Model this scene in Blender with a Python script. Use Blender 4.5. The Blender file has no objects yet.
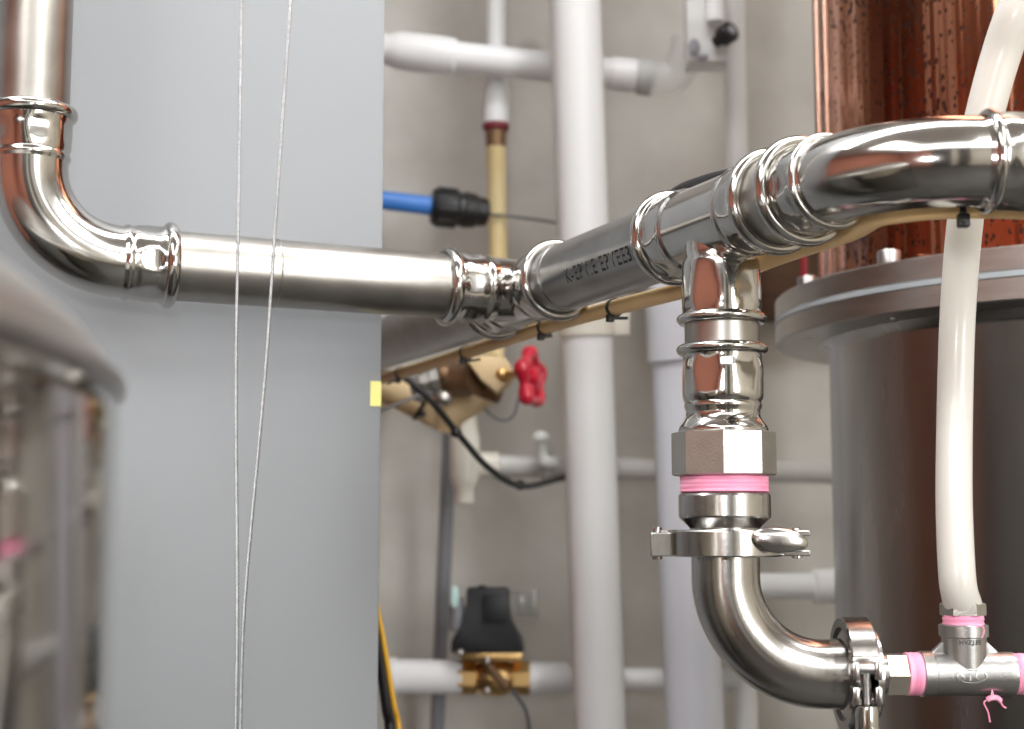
import bpy, bmesh, math, random
from mathutils import Vector, Matrix, Quaternion
random.seed(7)
SC = bpy.context.scene
COL = SC.collection
V = Vector
PI = math.pi

# ------------------------------------------------------------------ camera
F = 1450.0
PITCH = math.radians(6.3)
CAM = V((0, 0, 1.45))
FW = V((0, math.cos(PITCH), math.sin(PITCH)))
UP = V((0, -math.sin(PITCH), math.cos(PITCH)))
RT = V((1, 0, 0))

def at(px, py, z):
    return CAM + z * (FW + RT * ((px - 512) / F) + UP * ((364.5 - py) / F))

def proj(p):
    d = p - CAM
    z = d.dot(FW)
    return 512 + F * d.dot(RT) / z, 364.5 - F * d.dot(UP) / z, z

cd = bpy.data.cameras.new('camera')
cam = bpy.data.objects.new('camera', cd)
COL.objects.link(cam)
cam.location = CAM
cam.rotation_euler = (PI / 2 + PITCH, 0, 0)
cd.sensor_width = 36
cd.lens = F / 1024 * 36
cd.clip_start = 0.01
cd.dof.use_dof = True
cd.dof.focus_distance = 0.97
cd.dof.aperture_fstop = 7.0
SC.camera = cam

# ------------------------------------------------------------------ materials
def new_mat(name):
    m = bpy.data.materials.new(name)
    m.use_nodes = True
    nt = m.node_tree
    return m, nt, nt.nodes['Principled BSDF']

def srgb(r, g, b):
    f = lambda c: (c / 255 / 12.92) if c <= 10 else ((c / 255 + 0.055) / 1.055) ** 2.4
    return (f(r), f(g), f(b), 1)

def mat(name, col, rough=0.5, metal=0.0, col2=None, scale=8.0, stretch=(1, 1, 1), bump=0.0, bscale=None,
        bstretch=None, rvar=0.0, trans=0.0, sss=0.0, coat=0.0, ior=1.45, lo=0.35, hi=0.65, aniso=0.0):
    m, nt, b = new_mat(name)
    b.inputs['Base Color'].default_value = col
    b.inputs['Roughness'].default_value = rough
    b.inputs['Metallic'].default_value = metal
    b.inputs['Transmission Weight'].default_value = trans
    b.inputs['IOR'].default_value = ior
    b.inputs['Coat Weight'].default_value = coat
    if sss:
        b.inputs['Subsurface Weight'].default_value = sss
        b.inputs['Subsurface Radius'].default_value = (0.01, 0.008, 0.006)
    tc = nt.nodes.new('ShaderNodeTexCoord')
    mp = nt.nodes.new('ShaderNodeMapping')
    mp.inputs['Scale'].default_value = stretch
    nt.links.new(tc.outputs['Object'], mp.inputs[0])
    no = nt.nodes.new('ShaderNodeTexNoise')
    no.inputs['Scale'].default_value = scale
    no.inputs['Detail'].default_value = 5
    nt.links.new(mp.outputs[0], no.inputs['Vector'])
    if col2 is not None:
        r = nt.nodes.new('ShaderNodeValToRGB')
        r.color_ramp.elements[0].position = lo
        r.color_ramp.elements[1].position = hi
        r.color_ramp.elements[0].color = col
        r.color_ramp.elements[1].color = col2
        nt.links.new(no.outputs[0], r.inputs[0])
        nt.links.new(r.outputs[0], b.inputs['Base Color'])
    if rvar:
        mr = nt.nodes.new('ShaderNodeMapRange')
        mr.inputs['To Min'].default_value = max(0.02, rough - rvar)
        mr.inputs['To Max'].default_value = rough + rvar
        nt.links.new(no.outputs[0], mr.inputs[0])
        nt.links.new(mr.outputs[0], b.inputs['Roughness'])
    if bump:
        mp2 = nt.nodes.new('ShaderNodeMapping')
        mp2.inputs['Scale'].default_value = bstretch or stretch
        nt.links.new(tc.outputs['Object'], mp2.inputs[0])
        n2 = nt.nodes.new('ShaderNodeTexNoise')
        n2.inputs['Scale'].default_value = bscale or scale
        n2.inputs['Detail'].default_value = 3
        nt.links.new(mp2.outputs[0], n2.inputs['Vector'])
        bp = nt.nodes.new('ShaderNodeBump')
        bp.inputs['Strength'].default_value = bump
        bp.inputs['Distance'].default_value = 0.001
        nt.links.new(n2.outputs[0], bp.inputs['Height'])
        nt.links.new(bp.outputs[0], b.inputs['Normal'])
    return m

M = {}
M['steel_pipe'] = mat('brushed stainless pipe', (.31, .292, .265, 1), .34, 1, (.37, .35, .322, 1), 30, rvar=.05, bump=.06, bscale=300)
M['steel_shaded'] = mat('shaded stainless pipe', (.27, .265, .26, 1), .3, 1, (.34, .335, .33, 1), 30, rvar=.05, bump=.06, bscale=300)  # pipe steel darkened: shade on the main pipe put into its colour
M['steel_fit'] = mat('polished stainless fitting', (.44, .425, .40, 1), .13, 1, (.50, .485, .46, 1), 25, rvar=.04, bump=.05, bscale=60)
M['steel_san'] = mat('satin stainless', (.38, .365, .345, 1), .21, 1, (.44, .425, .405, 1), 30, rvar=.04, bump=.05, bscale=300)
M['steel_nut'] = mat('bead blasted stainless', (.43, .41, .375, 1), .34, 1, (.49, .47, .435, 1), 60, bump=.25, bscale=900)
M['steel_cast'] = mat('cast stainless', (.36, .35, .34, 1), .34, 1, (.43, .42, .41, 1), 40, bump=.15, bscale=900)
M['steel_col'] = mat('brushed column steel', (.37, .365, .355, 1), .26, 1, (.45, .44, .43, 1), 5, stretch=(4, 4, .6), rvar=.06, bump=.10, bscale=60, bstretch=(1, 1, 30))
M['steel_flange'] = mat('machined flange steel', (.33, .315, .295, 1), .34, 1, (.40, .385, .365, 1), 12, stretch=(1, 1, 6), bump=.08, bscale=200)
M['steel_tank'] = mat('tank steel', (.36, .34, .315, 1), .08, 1, (.56, .53, .49, 1), 3, stretch=(9, 9, .2), rvar=.04, bump=.5, bscale=5, bstretch=(6, 6, .3))
M['tank_top'] = mat('matt tank top steel', (.27, .26, .245, 1), .4, 1, (.33, .32, .30, 1), 6)
M['dark_bolt'] = mat('dark bolt steel', (.32, .31, .30, 1), .28, 1, (.42, .40, .39, 1), 50, bump=.1, bscale=400)
M['gasket'] = mat('grey gasket', srgb(150, 156, 160), .6, 0, srgb(165, 170, 174), 20)
M['tape'] = mat('pink thread tape', srgb(238, 142, 176), .45, 0, srgb(247, 168, 196), 30, stretch=(1, 1, 8), bump=.4, bscale=120, bstretch=(.3, .3, 8), sss=.1)
M['tape_x'] = mat('pink thread tape wrapped sideways', srgb(232, 138, 170), .45, 0, srgb(247, 170, 196), 30, stretch=(8, 1, 1), bump=.4, bscale=120, bstretch=(8, .3, .3), sss=.1)
M['hose'] = mat('milky silicone hose', srgb(204, 200, 192), .28, 0, srgb(213, 209, 202), 6, sss=.3, coat=.3)
M['tan'] = mat('tan rubber hose', srgb(228, 190, 134), .42, 0, srgb(238, 204, 150), 14, sss=.15)
M['tan_lag'] = mat('tan foam lagging', srgb(222, 194, 148), .7, 0, srgb(232, 208, 166), 14)
M['amber'] = mat('amber plastic tube', srgb(222, 200, 148), .3, 0, srgb(232, 212, 166), 10, sss=.3)
M['pvc'] = mat('white plastic pipe', srgb(232, 232, 232), .33, 0, srgb(239, 239, 239), 4, stretch=(1, 1, .3))
M['pvc_cool'] = mat('bluish white plastic pipe', srgb(222, 223, 231), .36, 0, srgb(230, 231, 239), 4, stretch=(1, 1, .3))
M['pvc_cream'] = mat('cream plastic fitting', srgb(226, 221, 208), .4, 0, srgb(233, 228, 216), 6)
M['pvc_grey'] = mat('pale grey plastic pipe', srgb(196, 194, 190), .4, 0, srgb(206, 204, 200), 6)
M['plain_grey'] = mat('plain grey', srgb(132, 133, 137), .5, 0, srgb(144, 145, 149), 6)
M['clear'] = mat('clear plastic', (.93, .93, .92, 1), .12, 0, (.97, .97, .96, 1), 4, trans=.7, ior=1.2)
M['frosted'] = mat('frosted white plastic', (.88, .88, .87, 1), .2, 0, (.93, .93, .92, 1), 4, trans=.3, ior=1.2, coat=.4)
M['smoky'] = mat('smoky clear plastic', (.62, .60, .56, 1), .1, 0, (.66, .64, .6, 1), 4, trans=.7, ior=1.35)
M['black'] = mat('black plastic', srgb(26, 25, 26), .38, 0, srgb(34, 33, 34), 20)
M['black_coil'] = mat('black moulded coil', srgb(30, 30, 32), .45, 0, srgb(38, 38, 40), 20)
M['blue'] = mat('blue plastic pipe', srgb(52, 116, 196), .38, 0, srgb(62, 126, 206), 10)
M['brass'] = mat('brass', (.62, .40, .17, 1), .32, 1, (.70, .46, .2, 1), 20, bump=.1, bscale=200)
M['bronze'] = mat('brown bronze', (.20, .115, .06, 1), .5, .6, (.27, .16, .09, 1), 20)
M['red'] = mat('red enamel', srgb(176, 22, 44), .3, 0, srgb(192, 30, 54), 20, coat=.5)
M['dkred'] = mat('dark red seal', srgb(120, 40, 52), .5, 0, srgb(132, 50, 60), 20)
M['yellow'] = mat('yellow cable', srgb(214, 160, 40), .45, 0, srgb(224, 172, 54), 10)
M['sticker'] = mat('pale yellow sticker', srgb(226, 222, 128), .6, 0, srgb(234, 230, 150), 40)
M['grey_wire'] = mat('grey wire', srgb(96, 96, 98), .5, 0, srgb(108, 108, 110), 20)
M['timber'] = mat('dark brown timber', srgb(74, 50, 34), .6, 0, srgb(92, 64, 44), 6, stretch=(1, 1, 8))
M['rope'] = mat('galvanised wire', (.42, .43, .44, 1), .36, 1, (.55, .56, .57, 1), 300)
M['gloss_white'] = mat('glossy white plastic', srgb(240, 244, 240), .15, 0, srgb(246, 250, 246), 20, coat=.6)
M['led'] = mat('pale teal indicator', srgb(196, 228, 224), .25, 0, srgb(208, 236, 232), 20)
M['ink'] = mat('black ink', srgb(22, 22, 24), .6, 0, srgb(34, 34, 36), 600)
M['grey_plug'] = mat('grey translucent plug', srgb(142, 138, 130), .3, 0, srgb(156, 152, 144), 30, coat=.4)

# panel: smooth blue grey paint
M['panel'] = mat('grey panel paint', srgb(128, 130, 133), .42, 0, srgb(133, 135, 138), 1.2, bump=.03, bscale=90)
M['panel_edge'] = mat('panel edge', srgb(150, 152, 156), .4, 0, srgb(160, 162, 166), 4)

def wall_mat():
    m, nt, b = new_mat('mottled concrete wall')
    tc = nt.nodes.new('ShaderNodeTexCoord')
    n1 = nt.nodes.new('ShaderNodeTexNoise'); n1.inputs['Scale'].default_value = 5; n1.inputs['Detail'].default_value = 8
    n2 = nt.nodes.new('ShaderNodeTexNoise'); n2.inputs['Scale'].default_value = 22; n2.inputs['Detail'].default_value = 4
    nt.links.new(tc.outputs['Object'], n1.inputs['Vector']); nt.links.new(tc.outputs['Object'], n2.inputs['Vector'])
    r = nt.nodes.new('ShaderNodeValToRGB')
    r.color_ramp.elements[0].position = .3; r.color_ramp.elements[0].color = srgb(200, 198, 191)
    r.color_ramp.elements[1].position = .7; r.color_ramp.elements[1].color = srgb(222, 220, 214)
    nt.links.new(n1.outputs[0], r.inputs[0])
    mx = nt.nodes.new('ShaderNodeMixRGB'); mx.blend_type = 'SOFT_LIGHT'; mx.inputs[0].default_value = .25
    nt.links.new(r.outputs[0], mx.inputs[1]); nt.links.new(n2.outputs[0], mx.inputs[2])
    ds_ = nt.nodes.new('ShaderNodeVectorMath'); ds_.operation = 'DISTANCE'
    ds_.inputs[1].default_value = (.028, 2.28, 2.21)
    nt.links.new(tc.outputs['Object'], ds_.inputs[0])
    m2 = nt.nodes.new('ShaderNodeMapRange'); m2.interpolation_type = 'SMOOTHSTEP'
    m2.inputs['From Min'].default_value = .005; m2.inputs['From Max'].default_value = .032
    m2.inputs['To Min'].default_value = .45; m2.inputs['To Max'].default_value = 0
    nt.links.new(ds_.outputs['Value'], m2.inputs[0])
    mx2 = nt.nodes.new('ShaderNodeMixRGB'); mx2.inputs[2].default_value = srgb(96, 84, 70)
    nt.links.new(m2.outputs[0], mx2.inputs[0]); nt.links.new(mx.outputs[0], mx2.inputs[1])
    nt.links.new(mx2.outputs[0], b.inputs['Base Color'])
    b.inputs['Roughness'].default_value = .8
    bp = nt.nodes.new('ShaderNodeBump'); bp.inputs['Strength'].default_value = .25; bp.inputs['Distance'].default_value = .004
    nt.links.new(n2.outputs[0], bp.inputs['Height']); nt.links.new(bp.outputs[0], b.inputs['Normal'])
    return m
M['wall'] = wall_mat()

def copper_mat():
    m, nt, b = new_mat('speckled copper')
    tc = nt.nodes.new('ShaderNodeTexCoord')
    mp = nt.nodes.new('ShaderNodeMapping'); mp.inputs['Scale'].default_value = (1, 1, .6)
    nt.links.new(tc.outputs['Object'], mp.inputs[0])
    vo = nt.nodes.new('ShaderNodeTexVoronoi'); vo.inputs['Scale'].default_value = 235
    vo.inputs['Randomness'].default_value = 1
    nz = nt.nodes.new('ShaderNodeTexNoise'); nz.inputs['Scale'].default_value = 9
    nt.links.new(mp.outputs[0], vo.inputs['Vector']); nt.links.new(tc.outputs['Object'], nz.inputs['Vector'])
    # spot where the cell distance is below a threshold that varies with a slow noise
    th = nt.nodes.new('ShaderNodeMapRange'); th.inputs['From Min'].default_value = .32; th.inputs['From Max'].default_value = .6
    th.inputs['To Min'].default_value = .30; th.inputs['To Max'].default_value = .62
    nt.links.new(nz.outputs[0], th.inputs[0])
    rnd = nt.nodes.new('ShaderNodeMath'); rnd.operation = 'MULTIPLY'
    sp = nt.nodes.new('ShaderNodeSeparateColor')
    nt.links.new(vo.outputs['Color'], sp.inputs[0])
    nt.links.new(sp.outputs[0], rnd.inputs[0]); nt.links.new(th.outputs[0], rnd.inputs[1])
    lt = nt.nodes.new('ShaderNodeMath'); lt.operation = 'LESS_THAN'
    nt.links.new(vo.outputs['Distance'], lt.inputs[0]); nt.links.new(rnd.outputs[0], lt.inputs[1])
    mx = nt.nodes.new('ShaderNodeMixRGB')
    mx.inputs[1].default_value = (.40, .165, .095, 1); mx.inputs[2].default_value = (.05, .022, .016, 1)
    nt.links.new(lt.outputs[0], mx.inputs[0]); nt.links.new(mx.outputs[0], b.inputs['Base Color'])
    b.inputs['Metallic'].default_value = 1
    mr = nt.nodes.new('ShaderNodeMapRange'); mr.inputs['To Min'].default_value = .12; mr.inputs['To Max'].default_value = .5
    nt.links.new(lt.outputs[0], mr.inputs[0]); nt.links.new(mr.outputs[0], b.inputs['Roughness'])
    # sheet ripples running down the column
    mp2 = nt.nodes.new('ShaderNodeMapping'); mp2.inputs['Scale'].default_value = (14, 14, .25)
    nt.links.new(tc.outputs['Object'], mp2.inputs[0])
    n3 = nt.nodes.new('ShaderNodeTexNoise'); n3.inputs['Scale'].default_value = 2.2; n3.inputs['Detail'].default_value = 2
    nt.links.new(mp2.outputs[0], n3.inputs['Vector'])
    bp = nt.nodes.new('ShaderNodeBump'); bp.inputs['Strength'].default_value = .6; bp.inputs['Distance'].default_value = .01
    nt.links.new(n3.outputs[0], bp.inputs['Height']); nt.links.new(bp.outputs[0], b.inputs['Normal'])
    return m
M['copper'] = copper_mat()

# ------------------------------------------------------------------ mesh builder
def frame(d, hint=None):
    d = d.normalized()
    h = V(hint) if hint is not None else (V((0, 0, 1)) if abs(d.z) < .9 else V((0, -1, 0)))
    u = (h - d * h.dot(d)).normalized()
    w = d.cross(u)
    return u, w          # two axes perpendicular to d

class MB:
    def __init__(self):
        self.bm = bmesh.new()

    def rings(self, rings, close=True, cap0=True, cap1=True):
        bm = self.bm
        vr = [[bm.verts.new(p) for p in r] for r in rings]
        n = len(vr[0])
        for a, b in zip(vr, vr[1:]):
            for i in range(n if close else n - 1):
                j = (i + 1) % n
                bm.faces.new((a[i], a[j], b[j], b[i]))
        if close:
            if cap0: bm.faces.new(list(reversed(vr[0])))
            if cap1: bm.faces.new(vr[-1])
        return self

    def lathe(self, o, d, prof, n=48, poly=0, hint=None, rot=0.0, arc=None, cap=True, facet=6):
        """prof: (h, r) or (h, r, f): f flattens the ring towards a polygon with `facet` sides."""
        u, w = frame(d, hint)
        d = d.normalized()
        rs = []
        N = poly or n
        a0, a1 = arc if arc else (0, 2 * PI)
        cnt = N if not arc else n + 1
        for st in prof:
            h, r = st[0], st[1]
            f = st[2] if len(st) > 2 else 0
            ring = []
            for i in range(cnt):
                a = a0 + (a1 - a0) * i / (N if not arc else n) + rot
                rr = r
                if f:
                    seg = 2 * PI / facet
                    b = (a % seg) - seg / 2
                    rr = min(r, r * (1 - f) / math.cos(b))
                ring.append(o + d * h + (u * math.cos(a) + w * math.sin(a)) * rr)
            rs.append(ring)
        if arc:
            return self.rings(rs, close=False)
        return self.rings(rs, cap0=cap, cap1=cap)

    def sweep(self, path, r, n=24, cap=True):
        """tube along a list of points; r a number or a list."""
        pts = [V(p) for p in path]
        m = len(pts)
        tg = []
        for i in range(m):
            a = pts[max(i - 1, 0)]; b = pts[min(i + 1, m - 1)]
            tg.append((b - a).normalized())
        u, w = frame(tg[0])
        rs = []
        for i in range(m):
            if i:
                q = tg[i - 1].rotation_difference(tg[i])
                u = q @ u
                u = (u - tg[i] * u.dot(tg[i])).normalized()
            w = tg[i].cross(u)
            rr = r[i] if isinstance(r, (list, tuple)) else r
            rs.append([pts[i] + (u * math.cos(2 * PI * k / n) + w * math.sin(2 * PI * k / n)) * rr for k in range(n)])
        return self.rings(rs, cap0=cap, cap1=cap)

    def box(self, c, size, ax=None, bev=0.0):
        X, Y, Z = ax if ax else (V((1, 0, 0)), V((0, 1, 0)), V((0, 0, 1)))
        sx, sy, sz = [s / 2 for s in size]
        b2 = bmesh.new()
        vs = [b2.verts.new((x, y, z)) for x in (-sx, sx) for y in (-sy, sy) for z in (-sz, sz)]
        for f in ((0, 1, 3, 2), (4, 6, 7, 5), (0, 4, 5, 1), (2, 3, 7, 6), (0, 2, 6, 4), (1, 5, 7, 3)):
            b2.faces.new([vs[i] for i in f])
        if bev:
            bmesh.ops.bevel(b2, geom=list(b2.edges), offset=bev, segments=2, profile=.5, affect='EDGES')
        mp = {}
        for v in b2.verts:
            mp[v] = self.bm.verts.new(V(c) + X * v.co.x + Y * v.co.y + Z * v.co.z)
        for f in b2.faces:
            self.bm.faces.new([mp[v] for v in f.verts])
        b2.free()
        return self

    def prism(self, poly, o, X, Y, depth, bev=0.0):
        """flat outline poly in axes X, Y at o, given thickness `depth` centred on the outline's plane"""
        Z = X.cross(Y).normalized()
        b2 = bmesh.new()
        a = [b2.verts.new((x, y, -depth / 2)) for x, y in poly]
        b = [b2.verts.new((x, y, depth / 2)) for x, y in poly]
        b2.faces.new(list(reversed(a))); b2.faces.new(b)
        n = len(poly)
        for i in range(n):
            j = (i + 1) % n
            b2.faces.new((a[i], a[j], b[j], b[i]))
        if bev:
            bmesh.ops.bevel(b2, geom=list(b2.edges), offset=bev, segments=2, profile=.5, affect='EDGES')
        mp = {v: self.bm.verts.new(V(o) + X * v.co.x + Y * v.co.y + Z * v.co.z) for v in b2.verts}
        for f in b2.faces:
            self.bm.faces.new([mp[v] for v in f.verts])
        b2.free()
        return self

    def ball(self, c, rad, ax=None, nu=24, nv=14, e=1.0):
        X, Y, Z = ax if ax else (V((1, 0, 0)), V((0, 1, 0)), V((0, 0, 1)))
        rx, ry, rz = rad if isinstance(rad, (tuple, list)) else (rad,) * 3
        sg = lambda v: math.copysign(abs(v) ** e, v)
        rs = []
        for j in range(nv + 1):
            ph = -PI / 2 + PI * j / nv
            cj, sj = max(math.cos(ph), 1e-3), math.sin(ph)
            rs.append([V(c) + X * rx * sg(cj) * sg(math.cos(2 * PI * i / nu)) + Y * ry * sg(cj) * sg(math.sin(2 * PI * i / nu)) + Z * rz * sg(sj) for i in range(nu)])
        return self.rings(rs)

    def torus(self, c, d, R, rx, rh=None, n=64, m=14, hint=None, arc=None, facetfn=None):
        u, w = frame(d, hint); d = d.normalized()
        rh = rh or rx
        a0, a1 = arc or (0, 2 * PI)
        k = n + 1 if arc else n
        rs = []
        for i in range(k):
            a = a0 + (a1 - a0) * i / n
            e = u * math.cos(a) + w * math.sin(a)
            rs.append([c + e * (R + rx * math.cos(2 * PI * j / m)) + d * rh * math.sin(2 * PI * j / m) for j in range(m)])
        if arc:
            return self.rings(rs)
        bm = self.bm
        vr = [[bm.verts.new(p) for p in r] for r in rs]
        for i in range(n):
            A, B = vr[i], vr[(i + 1) % n]
            for j in range(m):
                bm.faces.new((A[j], A[(j + 1) % m], B[(j + 1) % m], B[j]))
        return self

    def build(self, name, material, parent=None, sharp=38, label=None, flat=False):
        bm = self.bm
        bmesh.ops.recalc_face_normals(bm, faces=bm.faces)
        for f in bm.faces: f.smooth = not flat
        lim = math.radians(sharp)
        for e in bm.edges:
            if len(e.link_faces) == 2 and e.calc_face_angle(0) > lim: e.smooth = False
        me = bpy.data.meshes.new(name)
        off = V(parent['_loc']) if parent is not None and '_loc' in parent else V((0, 0, 0))
        if parent is not None and '_loc' not in parent and parent.parent is not None:
            off = V(parent.parent['_loc'])
        if parent is None:
            # origin at the middle of the base
            xs = [v.co for v in bm.verts]
            off = V(((min(p.x for p in xs) + max(p.x for p in xs)) / 2, (min(p.y for p in xs) + max(p.y for p in xs)) / 2, min(p.z for p in xs)))
        bmesh.ops.translate(bm, verts=bm.verts, vec=-off)
        bm.to_mesh(me); bm.free()
        me.materials.append(material)
        o = bpy.data.objects.new(name, me)
        COL.objects.link(o)
        if parent is not None: o.parent = parent
        else: o.location = off
        if label: o['label'] = label
        return o

ROOTS = []
def thing(name, label, cat, loc, group=None):
    o = bpy.data.objects.new(name, None)
    o.empty_display_size = .05
    COL.objects.link(o)
    o.location = loc
    o['_loc'] = tuple(loc)
    o['label'] = label; o['category'] = cat
    if group: o['group'] = group
    ROOTS.append(o)
    return o

def tag(o, label, cat, group=None):
    o['label'] = label; o['category'] = cat
    if group: o['group'] = group
    return o

def fillet(pts, r, seg=14):
    """polyline with its inner corners rounded to radius r"""
    pts = [V(p) for p in pts]
    out = [pts[0]]
    for i in range(1, len(pts) - 1):
        a = (pts[i - 1] - pts[i]).normalized(); b = (pts[i + 1] - pts[i]).normalized()
        ang = a.angle(b)
        rr = r[i - 1] if isinstance(r, (list, tuple)) else r
        t = rr / math.tan(ang / 2)
        c = pts[i] + (a + b).normalized() * (rr / math.sin(ang / 2))
        s = pts[i] + a * t; e = pts[i] + b * t
        v0 = s - c; v1 = e - c
        q = v0.rotation_difference(v1)
        axis, th = q.to_axis_angle()
        for k in range(seg + 1):
            out.append(c + Quaternion(axis, th * k / seg) @ v0)
    out.append(pts[-1])
    return out

def smooth_path(ctrl, per=8):
    """Catmull-Rom through control points"""
    P = [V(p) for p in ctrl]
    P = [P[0] * 2 - P[1]] + P + [P[-1] * 2 - P[-2]]
    out = []
    for i in range(1, len(P) - 2):
        p0, p1, p2, p3 = P[i - 1:i + 3]
        for k in range(per):
            t = k / per
            out.append(.5 * ((2 * p1) + (-p0 + p2) * t + (2 * p0 - 5 * p1 + 4 * p2 - p3) * t * t + (-p0 + 3 * p1 - 3 * p2 + p3) * t ** 3))
    out.append(P[-2])
    return out

def text_mesh(body, fn, name, material, parent, size=1.0):
    """lettering: flat glyph outlines tessellated and mapped on a surface by fn(u, v, h)"""
    cu = bpy.data.curves.new('lettering', 'FONT')
    cu.body = body; cu.space_character = 1.1; cu.offset = size * .008; cu.size = size; cu.resolution_u = 3
    cu.align_x = 'CENTER'; cu.align_y = 'CENTER'
    ob = bpy.data.objects.new('lettering', cu)
    COL.objects.link(ob)
    dg = bpy.context.evaluated_depsgraph_get()
    me = bpy.data.meshes.new_from_object(ob.evaluated_get(dg))
    bpy.data.objects.remove(ob); bpy.data.curves.remove(cu)
    mb = MB()
    vs = [mb.bm.verts.new(fn(v.co.x, v.co.y)) for v in me.vertices]
    for p in me.polygons:
        try: mb.bm.faces.new([vs[i] for i in p.vertices])
        except ValueError: pass
    bpy.data.meshes.remove(me)
    return mb.build(name, material, parent)

# ------------------------------------------------------------------ the room
def room_face(name, pts, m):
    mb = MB()
    mb.bm.faces.new([mb.bm.verts.new(p) for p in pts])
    me = bpy.data.meshes.new(name); mb.bm.to_mesh(me); mb.bm.free()
    me.materials.append(m)
    o = bpy.data.objects.new(name, me); COL.objects.link(o)
    o['kind'] = 'structure'
    return o

XL, XR, YB, YF, ZC = -2.6, 2.6, 2.28, -3.2, 3.1
M['floor'] = mat('grey painted floor', srgb(62, 60, 58), .5, 0, srgb(78, 76, 73), 4)
M['ceil'] = mat('pale ceiling', srgb(206, 204, 200), .8, 0, srgb(214, 212, 208), 4)
M['sidewall'] = mat('cream side wall', srgb(216, 210, 194), .8, 0, srgb(224, 218, 202), 4)
M['darkwall'] = mat('dim left wall', srgb(70, 66, 62), .8, 0, srgb(84, 80, 75), 4)

def front_wall_mat():
    # unseen wall; bands added for reflections: copper for a still, dark, cream
    m, nt, b = new_mat('colour bands for reflections')
    tc = nt.nodes.new('ShaderNodeTexCoord'); sx = nt.nodes.new('ShaderNodeSeparateXYZ')
    nt.links.new(tc.outputs['Object'], sx.inputs[0])
    mr = nt.nodes.new('ShaderNodeMapRange'); mr.inputs['From Min'].default_value = XL; mr.inputs['From Max'].default_value = XR
    nt.links.new(sx.outputs[0], mr.inputs[0])
    r = nt.nodes.new('ShaderNodeValToRGB'); r.color_ramp.interpolation = 'CONSTANT'
    els = r.color_ramp.elements
    els[0].position = 0; els[0].color = (.46, .17, .11, 1)
    els[1].position = .34; els[1].color = (.05, .045, .04, 1)
    for p, c in ((.52, (.62, .58, .5, 1)), (.58, (.06, .055, .05, 1)), (.7, (.70, .66, .58, 1))):
        e = els.new(p); e.color = c
    nt.links.new(mr.outputs[0], r.inputs[0]); nt.links.new(r.outputs[0], b.inputs['Base Color'])
    b.inputs['Roughness'].default_value = .7
    return m
M['frontwall'] = front_wall_mat()

room_face('wall_back', [(XL, YB, 0), (XR, YB, 0), (XR, YB, ZC), (XL, YB, ZC)], M['wall'])
room_face('wall_front', [(XL, YF, 0), (XL, YF, ZC), (XR, YF, ZC), (XR, YF, 0)], M['frontwall'])
room_face('wall_left', [(XL, YF, 0), (XL, YB, 0), (XL, YB, ZC), (XL, YF, ZC)], M['frontwall'])
room_face('wall_right', [(XR, YF, 0), (XR, YF, ZC), (XR, YB, ZC), (XR, YB, 0)], M['sidewall'])
room_face('floor', [(XL, YF, 0), (XR, YF, 0), (XR, YB, 0), (XL, YB, 0)], M['floor'])
room_face('ceiling', [(XL, YF, ZC), (XL, YB, ZC), (XR, YB, ZC), (XR, YF, ZC)], M['ceil'])

# ------------------------------------------------------------------ press-fitted stainless pipework
R0 = .027
A = at(385, 343, 1.58)
B = at(884, 161.4, .787)
dm = (B - A).normalized()

def axis_at(px):
    lo, hi = -1.5, 1.2
    for _ in range(60):
        mid = (lo + hi) / 2
        if proj(A + (B - A) * mid)[0] < px: lo = mid
        else: hi = mid
    return A + (B - A) * lo

T1 = axis_at(525)
T2 = axis_at(720)
C1 = at(27, 255, 1.08)
d1 = (C1 - T1).normalized()          # from the first tee back towards the left elbow
BE = V((1, 0, 0))
ZU = V((0, 0, 1))

run = thing('stainless_pipework', 'polished press-fitted stainless pipe run with elbows and tees crossing the whole picture', 'pipe', V((T2.x, T2.y, T2.z - .2)))

def sleeve(mb, o, d, s_ridge, s_bead, R=R0, hx=.075, rot=.3, lead=.012):
    """one press socket: from the body out to its rim; returns nothing, the bead is separate"""
    L = s_bead - s_ridge
    a = s_ridge
    prof = [(a - lead, R * .985), (a - .004, R * 1.01), (a - .0015, R * 1.07), (a + .0005, R * 1.085), (a + .0025, R * 1.05), (a + .004, R * 1.04),
            (a + .007, R * 1.075, hx * .3), (a + L * .35, R * 1.08, hx * .5), (a + L * .52, R * 1.10, hx * .8), (a + L * .66, R * 1.10, hx * .8), (a + L * .74, R * 1.09, hx * .4),
            (a + L * .8, R * 1.1), (a + L, R * 1.12), (a + L + .004, R * 1.05)]
    mb.lathe(o, d, prof, n=72, rot=rot, cap=False)

def bead(o, d, s, parent, R=R0, k=1.0):
    mb = MB()
    mb.torus(o + d * s, d, R * 1.085, .0042 * k, .0050 * k, n=72, m=16)
    return mb.build('rim_bead', M['steel_fit'], parent)

# vertical pipe at the left, up to the ceiling
MB().lathe(C1, ZU, [(.09, R0), (ZC - C1.z, R0)], n=64).build('pipe', M['steel_pipe'], run)
# left elbow
mb = MB()
mb.sweep(fillet([C1 + ZU * .082, C1, C1 - d1 * .082], .068, 26), R0 * 1.02, n=64, cap=False)
sleeve(mb, C1, ZU, .074, .107); sleeve(mb, C1, -d1, .072, .103)
e1 = mb.build('elbow', M['steel_fit'], run)
bead(C1, ZU, .108, e1); bead(C1, -d1, .104, e1)
# pipe from elbow to first tee
Lh = (C1 - T1).length
ph = MB().lathe(T1, d1, [(.05, R0), (Lh - .09, R0)], n=64).build('pipe', M['steel_pipe'], run)
# a scribed line around it
MB().torus(T1 + d1 * (Lh * .535), d1, R0 + .0001, .0006, .0006, n=64, m=6).build('scribed_ring', M['dark_bolt'], ph)
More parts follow.
